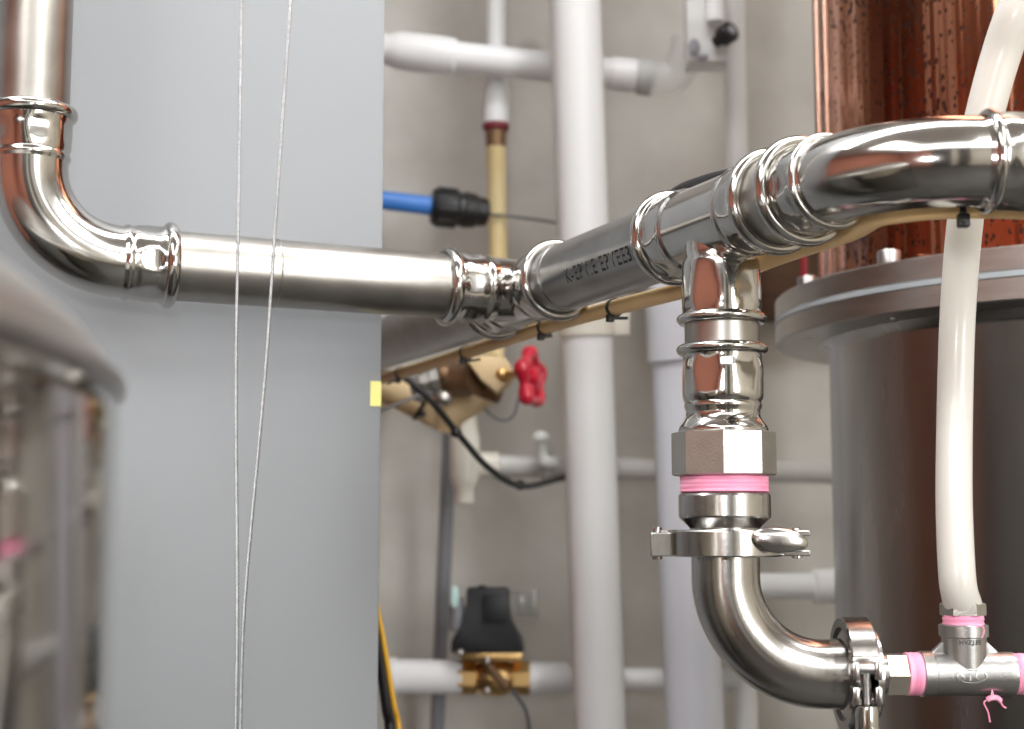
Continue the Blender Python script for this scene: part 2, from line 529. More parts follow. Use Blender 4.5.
# first tee
mb = MB()
mb.lathe(T1, dm, [(-.05, R0 * 1.02), (.05, R0 * 1.02)], n=64, cap=False)
sleeve(mb, T1, dm, .034, .066, rot=.1); sleeve(mb, T1, -dm, .034, .066)
mb.lathe(T1, d1, [(.0, R0 * .9), (.012, R0 * 1.0), (.04, R0 * 1.0)], n=64, cap=False)
sleeve(mb, T1, d1, .038, .070, rot=.12)
t1 = mb.build('tee', M['steel_fit'], run)
bead(T1, dm, .066, t1); bead(T1, -dm, .066, t1); bead(T1, d1, .070, t1)
# main pipe: rear length to the back wall, front length between the tees
Lr = (YB - T1.y) / (-dm.y)
MB().lathe(T1, -dm, [(.05, R0), (Lr, R0)], n=64).build('pipe', M['steel_shaded'], run)
Lf = (T2 - T1).length
pf = MB().lathe(T1, dm, [(.05, R0), (Lf - .045, R0)], n=64).build('pipe', M['steel_shaded'], run)
MB().torus(T1 + dm * .088, dm, R0 + .0001, .0005, .0005, n=64, m=6).build('scribed_ring', M['steel_fit'], pf)
# ink lettering on the front length
nv = V((0, 0, 1)); nb = dm.cross(nv).normalized()
if nb.y > 0: nb = -nb                      # side that faces the camera
u_up = nb.cross(dm).normalized()
if u_up.z < 0: u_up = -u_up
midp = T1 + dm * (.066 + (Lf - .132) * .70)
def on_pipe(u, v, c=midp, a0=math.radians(-22)):
    an = a0 + v / R0
    return c + dm * (u * .92) + (nb * math.cos(an) + u_up * math.sin(an)) * (R0 + .00025)
text_mesh('K-EPVIE EPVEE3I 0', on_pipe, 'lettering', M['ink'], pf, size=.0158)

# second tee with its branch hanging down
DN = V((0, 0, -1))
def dn(py):
    lo, hi = 0, .8
    for _ in range(50):
        mid = (lo + hi) / 2
        if proj(T2 + DN * mid)[1] < py: lo = mid
        else: hi = mid
    return lo
kz = .925 / F
mb = MB()
mb.lathe(T2, dm, [(-.05, R0 * 1.02), (.05, R0 * 1.02)], n=64, cap=False)
sleeve(mb, T2, dm, .036, .063, rot=.1); sleeve(mb, T2, -dm, .034, .061, rot=.2)
pr = [(.0, 35 * kz), (.012, 36.5 * kz), (dn(252), 36.5 * kz), (dn(259), 36.5 * kz), (dn(262), 38.5 * kz), (dn(265), 39 * kz),
      (dn(270), 39.5 * kz, .01), (dn(280), 40 * kz, .025), (dn(292), 41 * kz, .05), (dn(301), 41 * kz, .06), (dn(307), 40.5 * kz, .03), (dn(311), 39.5 * kz), (dn(320), 41 * kz), (dn(323), 39 * kz)]
mb.lathe(T2, DN, pr, n=72, cap=False, rot=PI / 12)
t2 = mb.build('tee', M['steel_fit'], run)
bead(T2, dm, .063, t2); bead(T2, -dm, .061, t2)
def vbead(py, rpx, parent, o=T2):
    b_ = MB(); b_.torus(o + DN * dn(py), DN, (rpx - 6.5) * kz, 6.5 * kz, 5.6 * kz, n=72, m=16)
    return b_.build('rim_bead', M['steel_fit'], parent)
vbead(319.5, 45.5, t2)
MB().lathe(T2, DN, [(dn(300), 37.5 * kz), (dn(372), 37.5 * kz)], n=64).build('pipe', M['steel_pipe'], run)
# male adapter with its eight-sided collar
mb = MB()
pr = [(dn(346), 39 * kz), (dn(350), 41 * kz), (dn(356), 39.5 * kz), (dn(361), 39.5 * kz, .03), (dn(366), 41 * kz, .06), (dn(374), 41.5 * kz, .055), (dn(382), 40.8 * kz, .025),
      (dn(392), 40.5 * kz, .01), (dn(397), 40.5 * kz), (dn(400), 39.5 * kz), (dn(402.5), 38 * kz), (dn(405), 38.8 * kz), (dn(408), 38.6 * kz), (dn(411), 37 * kz), (dn(417), 37.2 * kz), (dn(422), 40 * kz), (dn(427), 44 * kz), (dn(431), 45 * kz), (dn(433), 44.5 * kz), (dn(440), 44 * kz)]
mb.lathe(T2, DN, pr, n=72, cap=False, rot=PI / 12)
ad = mb.build('adapter', M['steel_fit'], run)
vbead(350, 46, ad)
mb = MB()
rr = 52 * kz
# octagon turned so that one corner faces the camera
cam_dir = (CAM - T2); cam_dir.z = 0; cam_dir.normalize()
mb.lathe(T2, DN, [(dn(431.6), rr * .93), (dn(433.0), rr), (dn(474.5), rr), (dn(476), rr * .95)], poly=8, hint=cam_dir)
mb.build('octagonal_collar', M['steel_nut'], ad, sharp=25)

# right elbow, and the pipe going on to the right-hand wall
mb = MB()
RE = .0247
mb.sweep(fillet([B - dm * .058, B, B + BE * .064], .067, 26), RE, n=64, cap=False)
sleeve(mb, B, -dm, .050, .077, R=RE, rot=.2, lead=.005); sleeve(mb, B, BE, .056, .092, R=RE, lead=.008)
e2 = mb.build('elbow', M['steel_fit'], run)
bead(B, -dm, .077, e2); bead(B, BE, .092, e2, R=RE)
bead(B, -dm, .050, e2, R=RE * .97, k=.6); bead(B, BE, .056, e2, R=RE * .97, k=.6)
MB().lathe(B, BE, [(.08, RE), (XR - B.x - .001, RE)], n=64).build('pipe', M['steel_pipe'], run)
MB().lathe(T2, dm, [(.045, R0), ((B - T2).length - .072, R0)], n=64).build('pipe', M['steel_pipe'], run)

# ------------------------------------------------------------------ threaded ferrule under the collar
fer = thing('threaded_ferrule', 'turned stainless ferrule with pink thread tape below the octagonal collar', 'pipe fitting', T2 + DN * dn(535))
mb = MB()
mb.lathe(T2, DN, [(dn(476.5), 41 * kz), (dn(492), 41.5 * kz), (dn(494), 44.5 * kz), (dn(496), 45.7 * kz), (dn(516), 45.7 * kz), (dn(518), 45 * kz), (dn(526), 36.5 * kz), (dn(528), 35 * kz), (dn(536), 35 * kz), (dn(538), 48 * kz), (dn(542.5), 49 * kz)], n=72)
mb.build('ferrule_body', M['steel_san'], fer, sharp=14)
mb = MB()
pr = []
N = 10
mb.lathe(T2, DN, [(dn(476.2), 42.6 * kz)] + [(dn(477 + 14.5 * i / N), (43.8 + .5 * math.sin(i * 2.1)) * kz) for i in range(N + 1)] + [(dn(492.2), 42.6 * kz)], n=64)
tp = mb.build('thread_tape', M['tape'], fer, sharp=80, label='pink thread sealing tape')

# ------------------------------------------------------------------ upper clamp
cc = T2 + DN * dn(543)
X, Y = V((1, 0, 0)), V((0, 1, 0))
cl = thing('pipe_clamp', 'stainless hinged pipe clamp with wing nut, ring level, joining ferrule and bend', 'clamp', cc + DN * .009)
hh = .0083
def clamp_half(o, d, hint, arc, ro=.0365, ri=.0305, h=hh):
    mb = MB()
    u, w = frame(d, hint); d = d.normalized()
    n = 36
    rs = []
    for i in range(n + 1):
        a = arc[0] + (arc[1] - arc[0]) * i / n
        e = u * math.cos(a) + w * math.sin(a)
        rs.append([o + e * r + d * z for r, z in ((ri, -h), (ro - .001, -h), (ro, -h + .001), (ro, h - .001), (ro - .001, h), (ri, h), (ri + .002, 0))])
    mb.rings(rs)
    return mb
g = .05
mb = clamp_half(cc, ZU, -Y, (PI / 2 + g - .0, 3 * PI / 2 - g)) if False else None
# near half (faces the camera) and far half
mbn = clamp_half(cc, ZU, X, (-PI + g, -g))        # angles from +X; w = ZU x X = +Y
mbf = clamp_half(cc, ZU, X, (g, PI - g))
# hinge ears at the left
mbn.box(cc + V((-.0400, -.0035, -.0008)), (.0155, .009, .0150), bev=.0006)
mbf.box(cc + V((-.0385, .0065, 0)), (.012, .008, .0162), bev=.0008)
# forked ears at the right
for s in (-1, 1):
    mbn.box(cc + V((.0425, -.0045, s * .0062)), (.020, .008, .0038), bev=.0008)
    mbf.box(cc + V((.0425, .0075, s * .0062)), (.022, .009, .0038), bev=.0008)
mbn.build('clamp_half', M['steel_san'], cl, sharp=20); mbf.build('clamp_half', M['steel_san'], cl, sharp=20)
MB().lathe(cc + V((-.0435, -.002, 0)), ZU, [(-.0105, .0018), (-.0102, .0032), (-.0085, .0034), (-.0082, .0024), (.0082, .0024), (.0085, .0034), (.0098, .0032), (.0105, .0018)], n=24).build('hinge_pin', M['steel_fit'], cl)
mb = MB()
mb.lathe(cc + V((.047, .016, 0)), -Y, [(0, .0026), (.032, .0026)], n=20)
mb.build('swing_bolt', M['dark_bolt'], cl)
MB().lathe(cc + V((.047, .0085, 0)), ZU, [(-.0100, .002), (-.0095, .0036), (-.008, .0036), (.008, .0036), (.0092, .0032), (.0098, .002)], n=20).build('hinge_pin', M['steel_fit'], cl)
mb = MB()
wc = at(779, 540.5, proj(cc)[2] - .033)
mb.lathe(wc + V((.009, .020, 0)), -Y, [(0, .0052), (.012, .0056), (.020, .0048)], n=24)
ax = (V((math.cos(.10), 0, -math.sin(.10))), V((0, 1, 0)), V((math.sin(.10), 0, math.cos(.10))))
mb.ball(wc, (.0178, .0048, .0080), ax, nu=40, nv=20, e=.92)
mb.build('wing_nut', M['steel_san'], cl)

# ------------------------------------------------------------------ sanitary bend
EO = at(851, 674, .925)
zt = T2.z - dn(674)
ecorner = V((T2.x, T2.y, T2.z - dn(674)))
EO = V(((847 - 512) / F * proj(ecorner)[2], ecorner.y, ecorner.z))
ed = (EO - ecorner).normalized()
bd = thing('pipe_bend', 'smooth satin stainless bend curving from the level clamp to the upright clamp', 'pipe bend', V((EO.x - .06, EO.y, EO.z - .024)))
mb = MB()
RB = 34.2 * .912 / F
mb.sweep(fillet([T2 + DN * dn(546), ecorner, EO], .060, 30), RB, n=72, cap=False)
mb.lathe(T2, DN, [(dn(543.5), 49 * kz), (dn(548), 48 * kz), (dn(550), 36 * kz), (dn(556), 34.5 * kz)], n=64, cap=False)
mb.lathe(EO, ed, [(-.012, RB), (-.004, RB * 1.03), (-.0015, .0300), (.0012, .0308), (.0012, .02)], n=64, cap=False)
mb.build('bend_tube', M['steel_san'], bd)

# ------------------------------------------------------------------ lower clamp, ring upright, opening towards the camera
c2 = EO + ed * .0045
c2l = thing('pipe_clamp', 'upright stainless clamp ring with bolt and round nut at the end of the bend', 'clamp', c2 + DN * .06)
ey = ZU.cross(ed).normalized()      # away from the camera
if ey.y < 0: ey = -ey
fr = -ey
ga = .2
m_up = clamp_half(c2, ed, fr, (ga, PI), ro=.0355, ri=.0290, h=.0086)
m_dn = clamp_half(c2, ed, fr, (-PI, -ga), ro=.0355, ri=.0290, h=.0086)
u_, w_ = frame(ed, fr)
sgn = 1 if w_.z > 0 else -1
lug_up, lug_dn = (m_up, m_dn) if sgn > 0 else (m_dn, m_up)
axl = (ed, fr, ZU)
for s in (-1, 1):
    lug_up.box(c2 + ed * (-.0025 + s * .0068) + fr * .040 + ZU * .0062, (.0045, .012, .011), axl, bev=.0012)
    lug_dn.box(c2 + ed * (-.0025 + s * .0068) + fr * .040 - ZU * .0085, (.0045, .011, .011), axl, bev=.0012)
lug_up.box(c2 + fr * .034 - ed * .001 + ZU * .011, (.017, .008, .006), axl, bev=.001)
lug_dn.box(c2 + fr * .034 - ed * .001 - ZU * .013, (.017, .008, .006), axl, bev=.001)
m_up.build('clamp_half', M['steel_san'], c2l); m_dn.build('clamp_half', M['steel_san'], c2l)
bo = c2 - ed * .0025 + fr * .041
mb = MB()
prof = [(.008, .0022), (.0085, .0030)]
h = .006
while h > -.030:
    prof += [(h, .0031), (h - .0006, .0027)]
    h -= .0012
mb.lathe(bo, ZU, prof, n=20)
mb.lathe(bo + ZU * .007 - ed * .0055, ed, [(-.004, .0022), (-.0036, .0033), (0, .0036), (.011, .0036), (.0142, .0033), (.0146, .002)], n=20)
mb.build('swing_bolt', M['dark_bolt'], c2l)
mb = MB()
mb.lathe(bo, ZU, [(-.0135, .0050), (-.0145, .0066), (-.016, .0070), (-.038, .0070), (-.040, .0060)], n=32)
wx = (ed * .35 + fr * .94).normalized()
mb.ball(bo - ZU * .033 + wx * .010, (.010, .003, .006), (wx, ZU.cross(wx), ZU))
mb.ball(bo - ZU * .033 - wx * .006 + ed * .006, (.008, .003, .006), (ed, ZU.cross(ed), ZU))
mb.build('wing_nut', M['steel_fit'], c2l)

# ------------------------------------------------------------------ threaded tee at the lower right
TE = at(1024, 672, .955)
te_o = EO
td = V((1, .01, 0)).normalized()
def along(px):
    lo, hi = 0, .6
    for _ in range(50):
        mid = (lo + hi) / 2
        if proj(EO + td * mid)[0] < px: lo = mid
        else: hi = mid
    return lo
k2 = .908 / F
tee = thing('threaded_tee', 'grey cast stainless threaded tee with pink tape at both ends under the white hose', 'pipe fitting', EO + td * along(966) + DN * .0145)
mb = MB()
mb.lathe(EO, td, [(.0125, .0290), (.0165, .0285), (along(872), .017), (along(880), .0125), (along(884), .0125)], n=48)
mb.build('ferrule_end', M['steel_san'], tee)
mb = MB()
hx_r = 22.5 * k2
mb.lathe(EO, td, [(along(883), hx_r * .9), (along(884.5), hx_r), (along(904), hx_r), (along(906), hx_r * .93)], poly=6, hint=fr)
mb.build('hexagon_nipple', mat('pale nickel', (.66, .61, .52, 1), .3, 1, (.72, .67, .58, 1), 60, bump=.1, bscale=500), tee, sharp=25, label='pale brassy six-sided nipple')
def tape_roll(x0, x1, r, nm='thread_tape'):
    mb = MB()
    mb.lathe(EO, td, [(along(x0), (r - 1) * k2)] + [(along(x0 + (x1 - x0) * i / 8), (r + .35 * math.sin(i * 2.3)) * k2) for i in range(9)] + [(along(x1), (r - 1) * k2)], n=48)
    return mb.build(nm, M['tape_x'], tee, sharp=80, label='pink thread sealing tape')
tape_roll(905.5, 921, 21.3); tape_roll(1012, 1034, 20.3)
mb = MB()
mb.lathe(EO, td, [(along(919.5), 21 * k2), (along(920.5), 22.8 * k2), (along(931.5), 22.8 * k2), (along(932.5), 21.4 * k2), (along(1001), 21.4 * k2), (along(1003), 21.8 * k2), (along(1012), 21.8 * k2), (along(1013), 20.5 * k2)], n=64)
TB = EO + td * along(965)
tbx = lambda py: (proj(TB)[1] - py) * .91 / F
mb.lathe(TB, ZU, [(0, 20.8 * k2), (tbx(637.5), 22 * k2), (tbx(636.5), 24.2 * k2), (tbx(625.8), 24.2 * k2), (tbx(624.8), 23 * k2)], n=56)
# webs between the run and the branch
for s in (-1, 1):
    mb.prism([(s * 19 * k2, 34 * k2), (s * 22 * k2, 32 * k2), (s * 36 * k2, 20 * k2), (s * 34 * k2, 12 * k2), (s * 16 * k2, 12 * k2)], TB, td, ZU, .004, bev=.0008)
body = mb.build('tee_body', M['steel_cast'], tee)
# raised oval mark and cast letters on the run, marks on the branch
fr3 = -(ZU.cross(td)); fr3 = fr3 if fr3.y < 0 else -fr3
def on_run(u, v, lift=.0006, c=TB, r=21.4 * k2, a0=-.02):
    an = a0 + v / r
    return c + td * u + (fr3 * math.cos(an) + ZU * math.sin(an)) * (r + lift)
mb = MB()
ring = []
for i in range(40):
    a = 2 * PI * i / 40
    u0, v0 = math.cos(a) * 15 * k2, math.sin(a) * 6.6 * k2
    ring.append([on_run(u0 * q, v0 * q, l) for q, l in ((1.06, -.0002), (1.05, .0007), (.94, .0007), (.92, -.0002))])
ring.append(ring[0])
mb.rings(ring, cap0=False, cap1=False)
mb.build('oval_mark', M['steel_cast'], body)
text_mesh('STC', lambda u, v: on_run(u, v, .0005), 'cast_letters', mat('worn raised metal', (.62, .60, .58, 1), .3, 1, (.66, .64, .62, 1), 60), body, size=13 * k2)
def on_branch(u, v):
    r = 22.2 * k2 + .0002
    a = u / r
    return TB + ZU * (tbx(641.5) + v) + (fr3 * math.cos(a) + td * math.sin(a)) * r
text_mesh('HVZJ.EE', on_branch, 'stamped_letters', M['ink'], body, size=6.2 * k2)
# loose threads of tape under the run
def strand(pts, r, z=.900):
    MB().sweep(smooth_path([at(x, y, z) for x, y in pts], 5), r, n=6).build('loose_thread', M['tape_x'], tee, label='frayed pink tape end')
strand([(992, 690), (991, 697), (987, 700), (984, 703), (988, 712), (990, 722)], .0005)
strand([(992, 691), (994, 697), (999, 700), (1003, 706), (1006, 708)], .0006)
strand([(987, 700), (991, 698), (997, 698), (1001, 701)], .0017)
strand([(976, 627), (982, 626), (984, 631), (982, 638)], .0005, .885)

# ------------------------------------------------------------------ white hose
hz = thing('white_hose', 'thick milky white hose rising in front of the steel column', 'hose', TB + ZU * tbx(625))
mb = MB()
top_z = TB + ZU * tbx(603)
hp = [top_z + ZU * -.002, at(957.5, 580, .910), at(954.5, 520, .92), at(954, 470, .93), at(955, 400, .945), at(957, 330, .95), at(961, 265, .945), at(966, 215, .935), at(974, 165, .93), at(985, 113, .925), at(1001, 55, .92), at(1021, 0, .91), at(1050, -60, .92), at(1100, -130, .90), at(1180, -190, .90), at(1330, -230, .92)]
hp += [V((1.0, hp[-1].y + .1, hp[-1].z + .1)), V((1.4, hp[-1].y + .2, ZC))]
path = smooth_path(hp, 8)
mb.sweep(path, [(.0114 + min(1, max(0, (i - 56) / 30)) * .0012) if i > 5 else .0114 + .0006 * (1 - i / 5) for i in range(len(path))], n=40)
mb.build('hose_tube', M['hose'], hz)
mb = MB()
mb.lathe(TB, ZU, [(tbx(616.5), 20.5 * k2), (tbx(615.5), 22.8 * k2), (tbx(605), 22.8 * k2), (tbx(603.5), 21 * k2)], poly=6, hint=(td * .97 + fr3 * .2))
mb.build('hose_nut', M['steel_nut'], hz, sharp=25, label='six-sided hose nut')
mb = MB()
mb.lathe(TB, ZU, [(tbx(625.5), 18.5 * k2)] + [(tbx(625.5 - 9.5 * i / 6), (20.2 + .5 * math.sin(i * 2)) * k2) for i in range(7)] + [(tbx(615.5), 18.5 * k2)], n=40)
mb.build('thread_tape', M['tape'], hz, sharp=80, label='pink thread sealing tape')

# ------------------------------------------------------------------ still column
ca = at(1087, 300, 1.5)
CX, CY = ca.x, ca.y
def hgt(px, py):   # height of a point of the flange's left silhouette
    return at(px, py, 1.44).z
zg = at(780, 308, 1.43).z
co = thing('still_column', 'large bolted still column, grey steel below and speckled copper above', 'column', V((CX, CY, 0)))
o = V((CX, CY, 0))
RS, RF, RC = .262, .3177, .268
mb = MB()
mb.lathe(o, ZU, [(0, RS), (zg - .034, RS), (zg - .030, RS + .002), (zg - .024, RS + .010), (zg - .0205, RS + .013)], n=128, cap=True)
mb.build('steel_shell', M['steel_col'], co, label='brushed grey steel lower shell')
fl = MB()
fl.lathe(o, ZU, [(zg - .0235, .22), (zg - .0235, RF - .0015), (zg - .022, RF), (zg - .0035, RF), (zg - .0025, RF - .001), (zg - .0025, .22)], n=128)
lf = fl.build('lower_flange', M['steel_flange'], co)
MB().lathe(o, ZU, [(zg - .0025, .2), (zg - .0025, RF + .0004), (zg + .0025, RF + .0004), (zg + .0025, .2)], n=128).build('gasket', M['gasket'], co, label='pale grey gasket')
MB().lathe(o, ZU, [(zg + .0025, .22), (zg + .0025, RF - .001), (zg + .0035, RF), (zg + .0225, RF), (zg + .024, RF - .0015), (zg + .024, .22)], n=128).build('upper_flange', M['steel_flange'], co)
mb = MB()
mb.lathe(o, ZU, [(zg + .02, RC), (ZC - .25, RC), (ZC - .12, RC * .8), (ZC - .05, RC * .35), (ZC, RC * .33)], n=128)
cop = mb.build('copper_shell', M['copper'], co, label='speckled reddish copper upper shell')
# folded seam strips at the left of the copper and a seam line lower down
MB2 = MB()
for a_, rr_ in ((math.radians(173), .004), (math.radians(183), .0028)):
    e = V((math.cos(a_), math.sin(a_), 0))
    MB2.lathe(o + e * RC, ZU, [(zg + .024, rr_), (ZC - .25, rr_)], n=16)
MB2.build('folded_seam', mat('pale copper seam', (.5, .32, .25, 1), .25, 1, (.54, .36, .28, 1), 30), cop, label='paler folded seam')
# flange bolts
RBC = .2915
def bolt_angle(px):
    best = None
    for i in range(3600):
        a = 2 * PI * i / 3600
        p = V((CX + RBC * math.cos(a), CY + RBC * math.sin(a), zg + .034))
        if p.y > CY: continue
        x = proj(p)[0]
        if best is None or abs(x - px) < best[0]: best = (abs(x - px), a)
    return best[1]
a1, a2 = bolt_angle(808), bolt_angle(888)
step = 2 * PI / round(2 * PI / abs(a2 - a1))
nb_ = round(2 * PI / step)
first = None
for i in range(nb_):
    a = a1 + i * step
    p = V((CX + RBC * math.cos(a), CY + RBC * math.sin(a), 0))
    if proj(V((p.x, p.y, zg)))[0] > 1120 or p.y > CY + .12: continue
    mb = MB()
    mb.lathe(p, ZU, [(zg + .0235, .0135), (zg + .0255, .0138), (zg + .026, .0110), (zg + .0385, .0110), (zg + .040, .0102), (zg + .040, .0062), (zg + .034, .0058)], n=32)
    mb.lathe(p, ZU, [(zg - .0245, .0040), (zg - .0225, .0040)], n=16)
    mb.build('flange_bolt', M['steel_cast'], co, label='cap screw on the flange')
# short stamped slots in the underside of the lower flange
for (px_, py_) in ((810, 336), (795, 355)):
    pass

# ------------------------------------------------------------------ grey panel
pa = at(0, 300, 1.165); pb = at(382, 300, 1.255)
pd = V((pb.x - pa.x, pb.y - pa.y, 0)).normalized()
pn = V((-pd.y, pd.x, 0))            # away from the camera
if pn.y < 0: pn = -pn
pe = V((pb.x, pb.y, 0))
ptop = ZC
pan = thing('grey_partition', 'large smooth blue-grey upright partition board behind the twin wires', 'partition', pe - pd * .6)
mb = MB()
mb.box(pe - pd * 0.70 + pn * .0125 + ZU * (ptop / 2), (1.40, .025, ptop), (pd, pn, ZU), bev=.0015)
mb.build('painted_sheet', M['panel'], pan)
sp = at(376.5, 394.5, 1.252)
MB().box(V((pe.x, pe.y, sp.z)) - pd * .0048 - pn * .0004, (.0095, .0008, .0215), (pd, pn, ZU)).build('sticker', M['sticker'], pan, label='small pale yellow sticker')

# ------------------------------------------------------------------ foreground tank
tr = .54
sil = at(122, 388, .48)
n_s = V((-math.cos(math.atan(391 / F)), -math.sin(math.atan(391 / F)), 0))
tc_ = V((sil.x, sil.y, 0)) + n_s * tr
rim = sil.z
tk = thing('steel_tank', 'blurred shiny steel tank with sloping shoulder in the near left foreground', 'tank', V((tc_.x, tc_.y, 0)))
mb = MB()
mb.lathe(tc_, ZU, [(0, tr), (rim - .012, tr), (rim - .004, tr - .0015), (rim, tr - .004)], n=160)
mb.build('tank_shell', M['steel_tank'], tk, sharp=60)
mb = MB()
mb.lathe(tc_, ZU, [(rim - .002, tr - .002), (rim + .006, tr - .004), (rim + .015, tr - .011), (rim + .025, tr - .023), (rim + .032, tr - .038), (rim + .036, tr - .06), (rim + .038, tr - .12), (rim + .039, .03), (rim + .039, .01)], n=160)
mb.build('tank_shoulder', M['tank_top'], tk, sharp=60)
mb = MB()
mb.torus(tc_ + ZU * (rim - .001), ZU, tr - .001, .0025, .003, n=160, m=10)
mb.build('shoulder_seam', M['dark_bolt'], tk)
# ------------------------------------------------------------------ wire ropes
def rope(pts, label):
    base = smooth_path(pts, 60)
    # resample evenly
    L = [0]
    for p, q in zip(base, base[1:]): L.append(L[-1] + (q - p).length)
    nstep = int(L[-1] / .0009)
    mb = MB()
    cs = []
    j = 0
    for i in range(nstep + 1):
        s = L[-1] * i / nstep
        while j < len(L) - 2 and L[j + 1] < s: j += 1
        t = (s - L[j]) / max(1e-9, L[j + 1] - L[j])
        cs.append((base[j].lerp(base[j + 1], t), s))
    tgs = V((0, 0, 1))
    for k in range(3):
        pth = []
        for p, s in cs:
            a = 2 * PI * (s / .0085 + k / 3)
            pth.append(p + V((math.cos(a), math.sin(a), 0)) * .00064)
        mb.sweep(pth, .00060, n=5)
    return tag(mb.build('wire_rope', M['rope'], None, sharp=80), label, 'rope')
ZR = 1.0
rope([at(242.5, -120, ZR + .03), at(241.3, 0, ZR + .02), at(238.4, 214, ZR), at(236, 380, ZR - .015), at(237.5, 600, ZR - .03), at(236, 729, ZR - .04), at(235, 840, ZR - .05)],
     'twisted silver wire hanging almost straight down, left one of the pair')
rope([at(299, -120, ZR + .034), at(290.6, 0, ZR + .024), at(276, 214, ZR + .004), at(264.7, 380, ZR - .011), at(245, 600, ZR - .026), at(240.5, 729, ZR - .036), at(239, 840, ZR - .046)],
     'twisted silver wire slanting in towards its neighbour, right one of the pair')

# ------------------------------------------------------------------ tan hose under the main pipe
def under(p, t, down=.026, back=.030):
    n = V((-t.y, t.x, 0)).normalized()
    return p - ZU * down + n * back
tp_pts = []
for px in (330, 385, 430, 480, 530, 580, 630, 680, 725, 770, 805):
    p = axis_at(px)
    wob = .004 * math.sin(px * .021)
    tp_pts.append(under(p, dm, (.027 if px < 700 else .023) + wob * .4, .030 if px < 700 else .033))
for f_, t_ in ((.25, dm.lerp(BE, .3)), (.6, dm.lerp(BE, .7))):
    pass
ep = fillet([B - dm * .058, B, B + BE * .064], .078, 8)
for i in (2, 4, 6, 8):
    t_ = (ep[i + 1] - ep[i - 1]).normalized()
    tp_pts.append(under(ep[i], t_, .0195, .028))
for s in (.07, .12, .2, .4, .8, 1.6):
    tp_pts.append(under(B + BE * s, BE, .0195, .028 if s < .08 else .034))
tp_pts[0] = tp_pts[0]
tan_path = smooth_path(tp_pts, 6)
tag(MB().sweep(tan_path, .0062, n=24).build('tan_hose', M['tan'], None), 'tan rubber hose strapped along the underside of the stainless pipe', 'hose')

def tie_at(px, tail, label, head_dn=True, big=1.0):
    i = min(range(len(tan_path)), key=lambda k: abs(proj(tan_path[k])[0] - px))
    c = tan_path[i]
    d = (tan_path[i + 1] - tan_path[i - 1]).normalized()
    root = thing('cable_tie', label, 'cable tie', c - ZU * .012, 'black cable ties')
    u, w = frame(d)
    mb = MB()
    n = 28
    rs = []
    for k in range(n + 1):
        a = 2 * PI * k / n
        e = u * math.cos(a) + w * math.sin(a)
        rs.append([c + e * (.0064 * (1)) + d * -.0016 * big, c + e * .0076 + d * -.0016 * big, c + e * .0076 + d * .0016 * big, c + e * .0064 + d * .0016 * big])
    mb.rings(rs, cap0=False, cap1=False)
    mb.build('strap', M['black'], root)
    nn = V((-d.y, d.x, 0)).normalized()
    hp_ = c - ZU * .0085 - nn * .004
    mb = MB(); mb.box(hp_, (.0055 * big, .0055 * big, .0062 * big), (d, nn, ZU), bev=.0008)
    mb.build('head', M['black'], root)
    if tail:
        mb = MB(); mb.sweep(smooth_path([hp_, hp_ + V((tail[0] * .5, 0, tail[1] * .3)), hp_ + V((tail[0], 0, tail[1]))], 5), .0013, n=6)
        mb.build('tail', M['black'], root)
tie_at(463, (.018, .002), 'black cable tie on the tan hose above the brown valve body')
tie_at(541, (.010, .001), 'black cable tie with square head below the middle tee')
tie_at(611, (.014, .000), 'black cable tie on the tan hose beside the large white upright pipe')
tie_at(398, (-.012, -.004), 'black cable tie at the far left end of the tan hose')
# the one that holds the white hose
cf = at(963.5, 212, .84)
root = thing('cable_tie', 'black cable tie hanging from the right elbow over the white hose', 'cable tie', at(963, 229, .803), 'black cable ties')
MB().box(at(963, 207, .803), (.0036, .0014, .012), bev=.0005).build('strap', M['black'], root)
mb = MB(); mb.box(at(963.3, 220.5, .803), (.0066, .006, .0080), bev=.0012); mb.box(at(963.3, 219, .7995), (.0040, .0014, .0040), bev=.0004)
mb.build('head', M['black'], root)

# ------------------------------------------------------------------ cables near the pipe
def cable(name, pts, r, m, label, cat='cable', knots=()):
    mb = MB()
    p = smooth_path([at(*q) for q in pts], 8)
    mb.sweep(p, r, n=12)
    for q in knots: mb.ball(at(*q), r * 1.7, nu=12, nv=8)
    return tag(mb.build(name, m, None, sharp=80), label, cat)
cable('black_cable', [(345, 388, 1.74), (378, 374, 1.71), (405, 378, 1.71), (432, 402, 1.72), (460, 436, 1.75), (490, 469, 1.8), (522, 486, 1.85), (558, 479, 1.98), (580, 474, 2.04), (596, 470, 2.2)], .0042, M['black'],
      'black cable sagging from the rear pipe across to the large white pipe', knots=((456, 432, 1.745), (520, 485, 1.85)))
cable('black_cable', [(640, 226, 1.06), (662, 203, 1.045), (682, 189, 1.02), (700, 182, .995), (722, 176, .97), (745, 172, .95), (770, 178, .94)], .0040, M['black'],
      'short black cable lying along the top of the right-hand tee')
cable('grey_wire', [(470, 392, 1.95), (484, 408, 1.95), (500, 420, 1.95), (513, 416, 1.95), (519, 398, 1.95)], .0018, M['grey_wire'], 'thin grey wire looping below the red handwheel', 'wire')
cable('grey_wire', [(350, 425, 1.75), (384, 410, 1.75), (412, 398, 1.76), (432, 392, 1.78)], .0018, M['grey_wire'], 'thin grey wire beside the pale yellow sticker', 'wire')
cable('grey_wire', [(486, 214, 2.08), (515, 217, 2.08), (552, 222, 2.1), (590, 230, 2.12), (620, 238, 2.22)], .0022, M['grey_wire'], 'thin grey wire leaving the black coupling on the blue pipe', 'wire')
cable('grey_wire', [(512, 690, 2.02), (520, 700, 2.03), (527, 714, 2.04), (530, 740, 2.06), (530, 800, 2.2)], .0028, M['grey_wire'], 'thin grey wire dropping below the brass solenoid valve', 'wire')
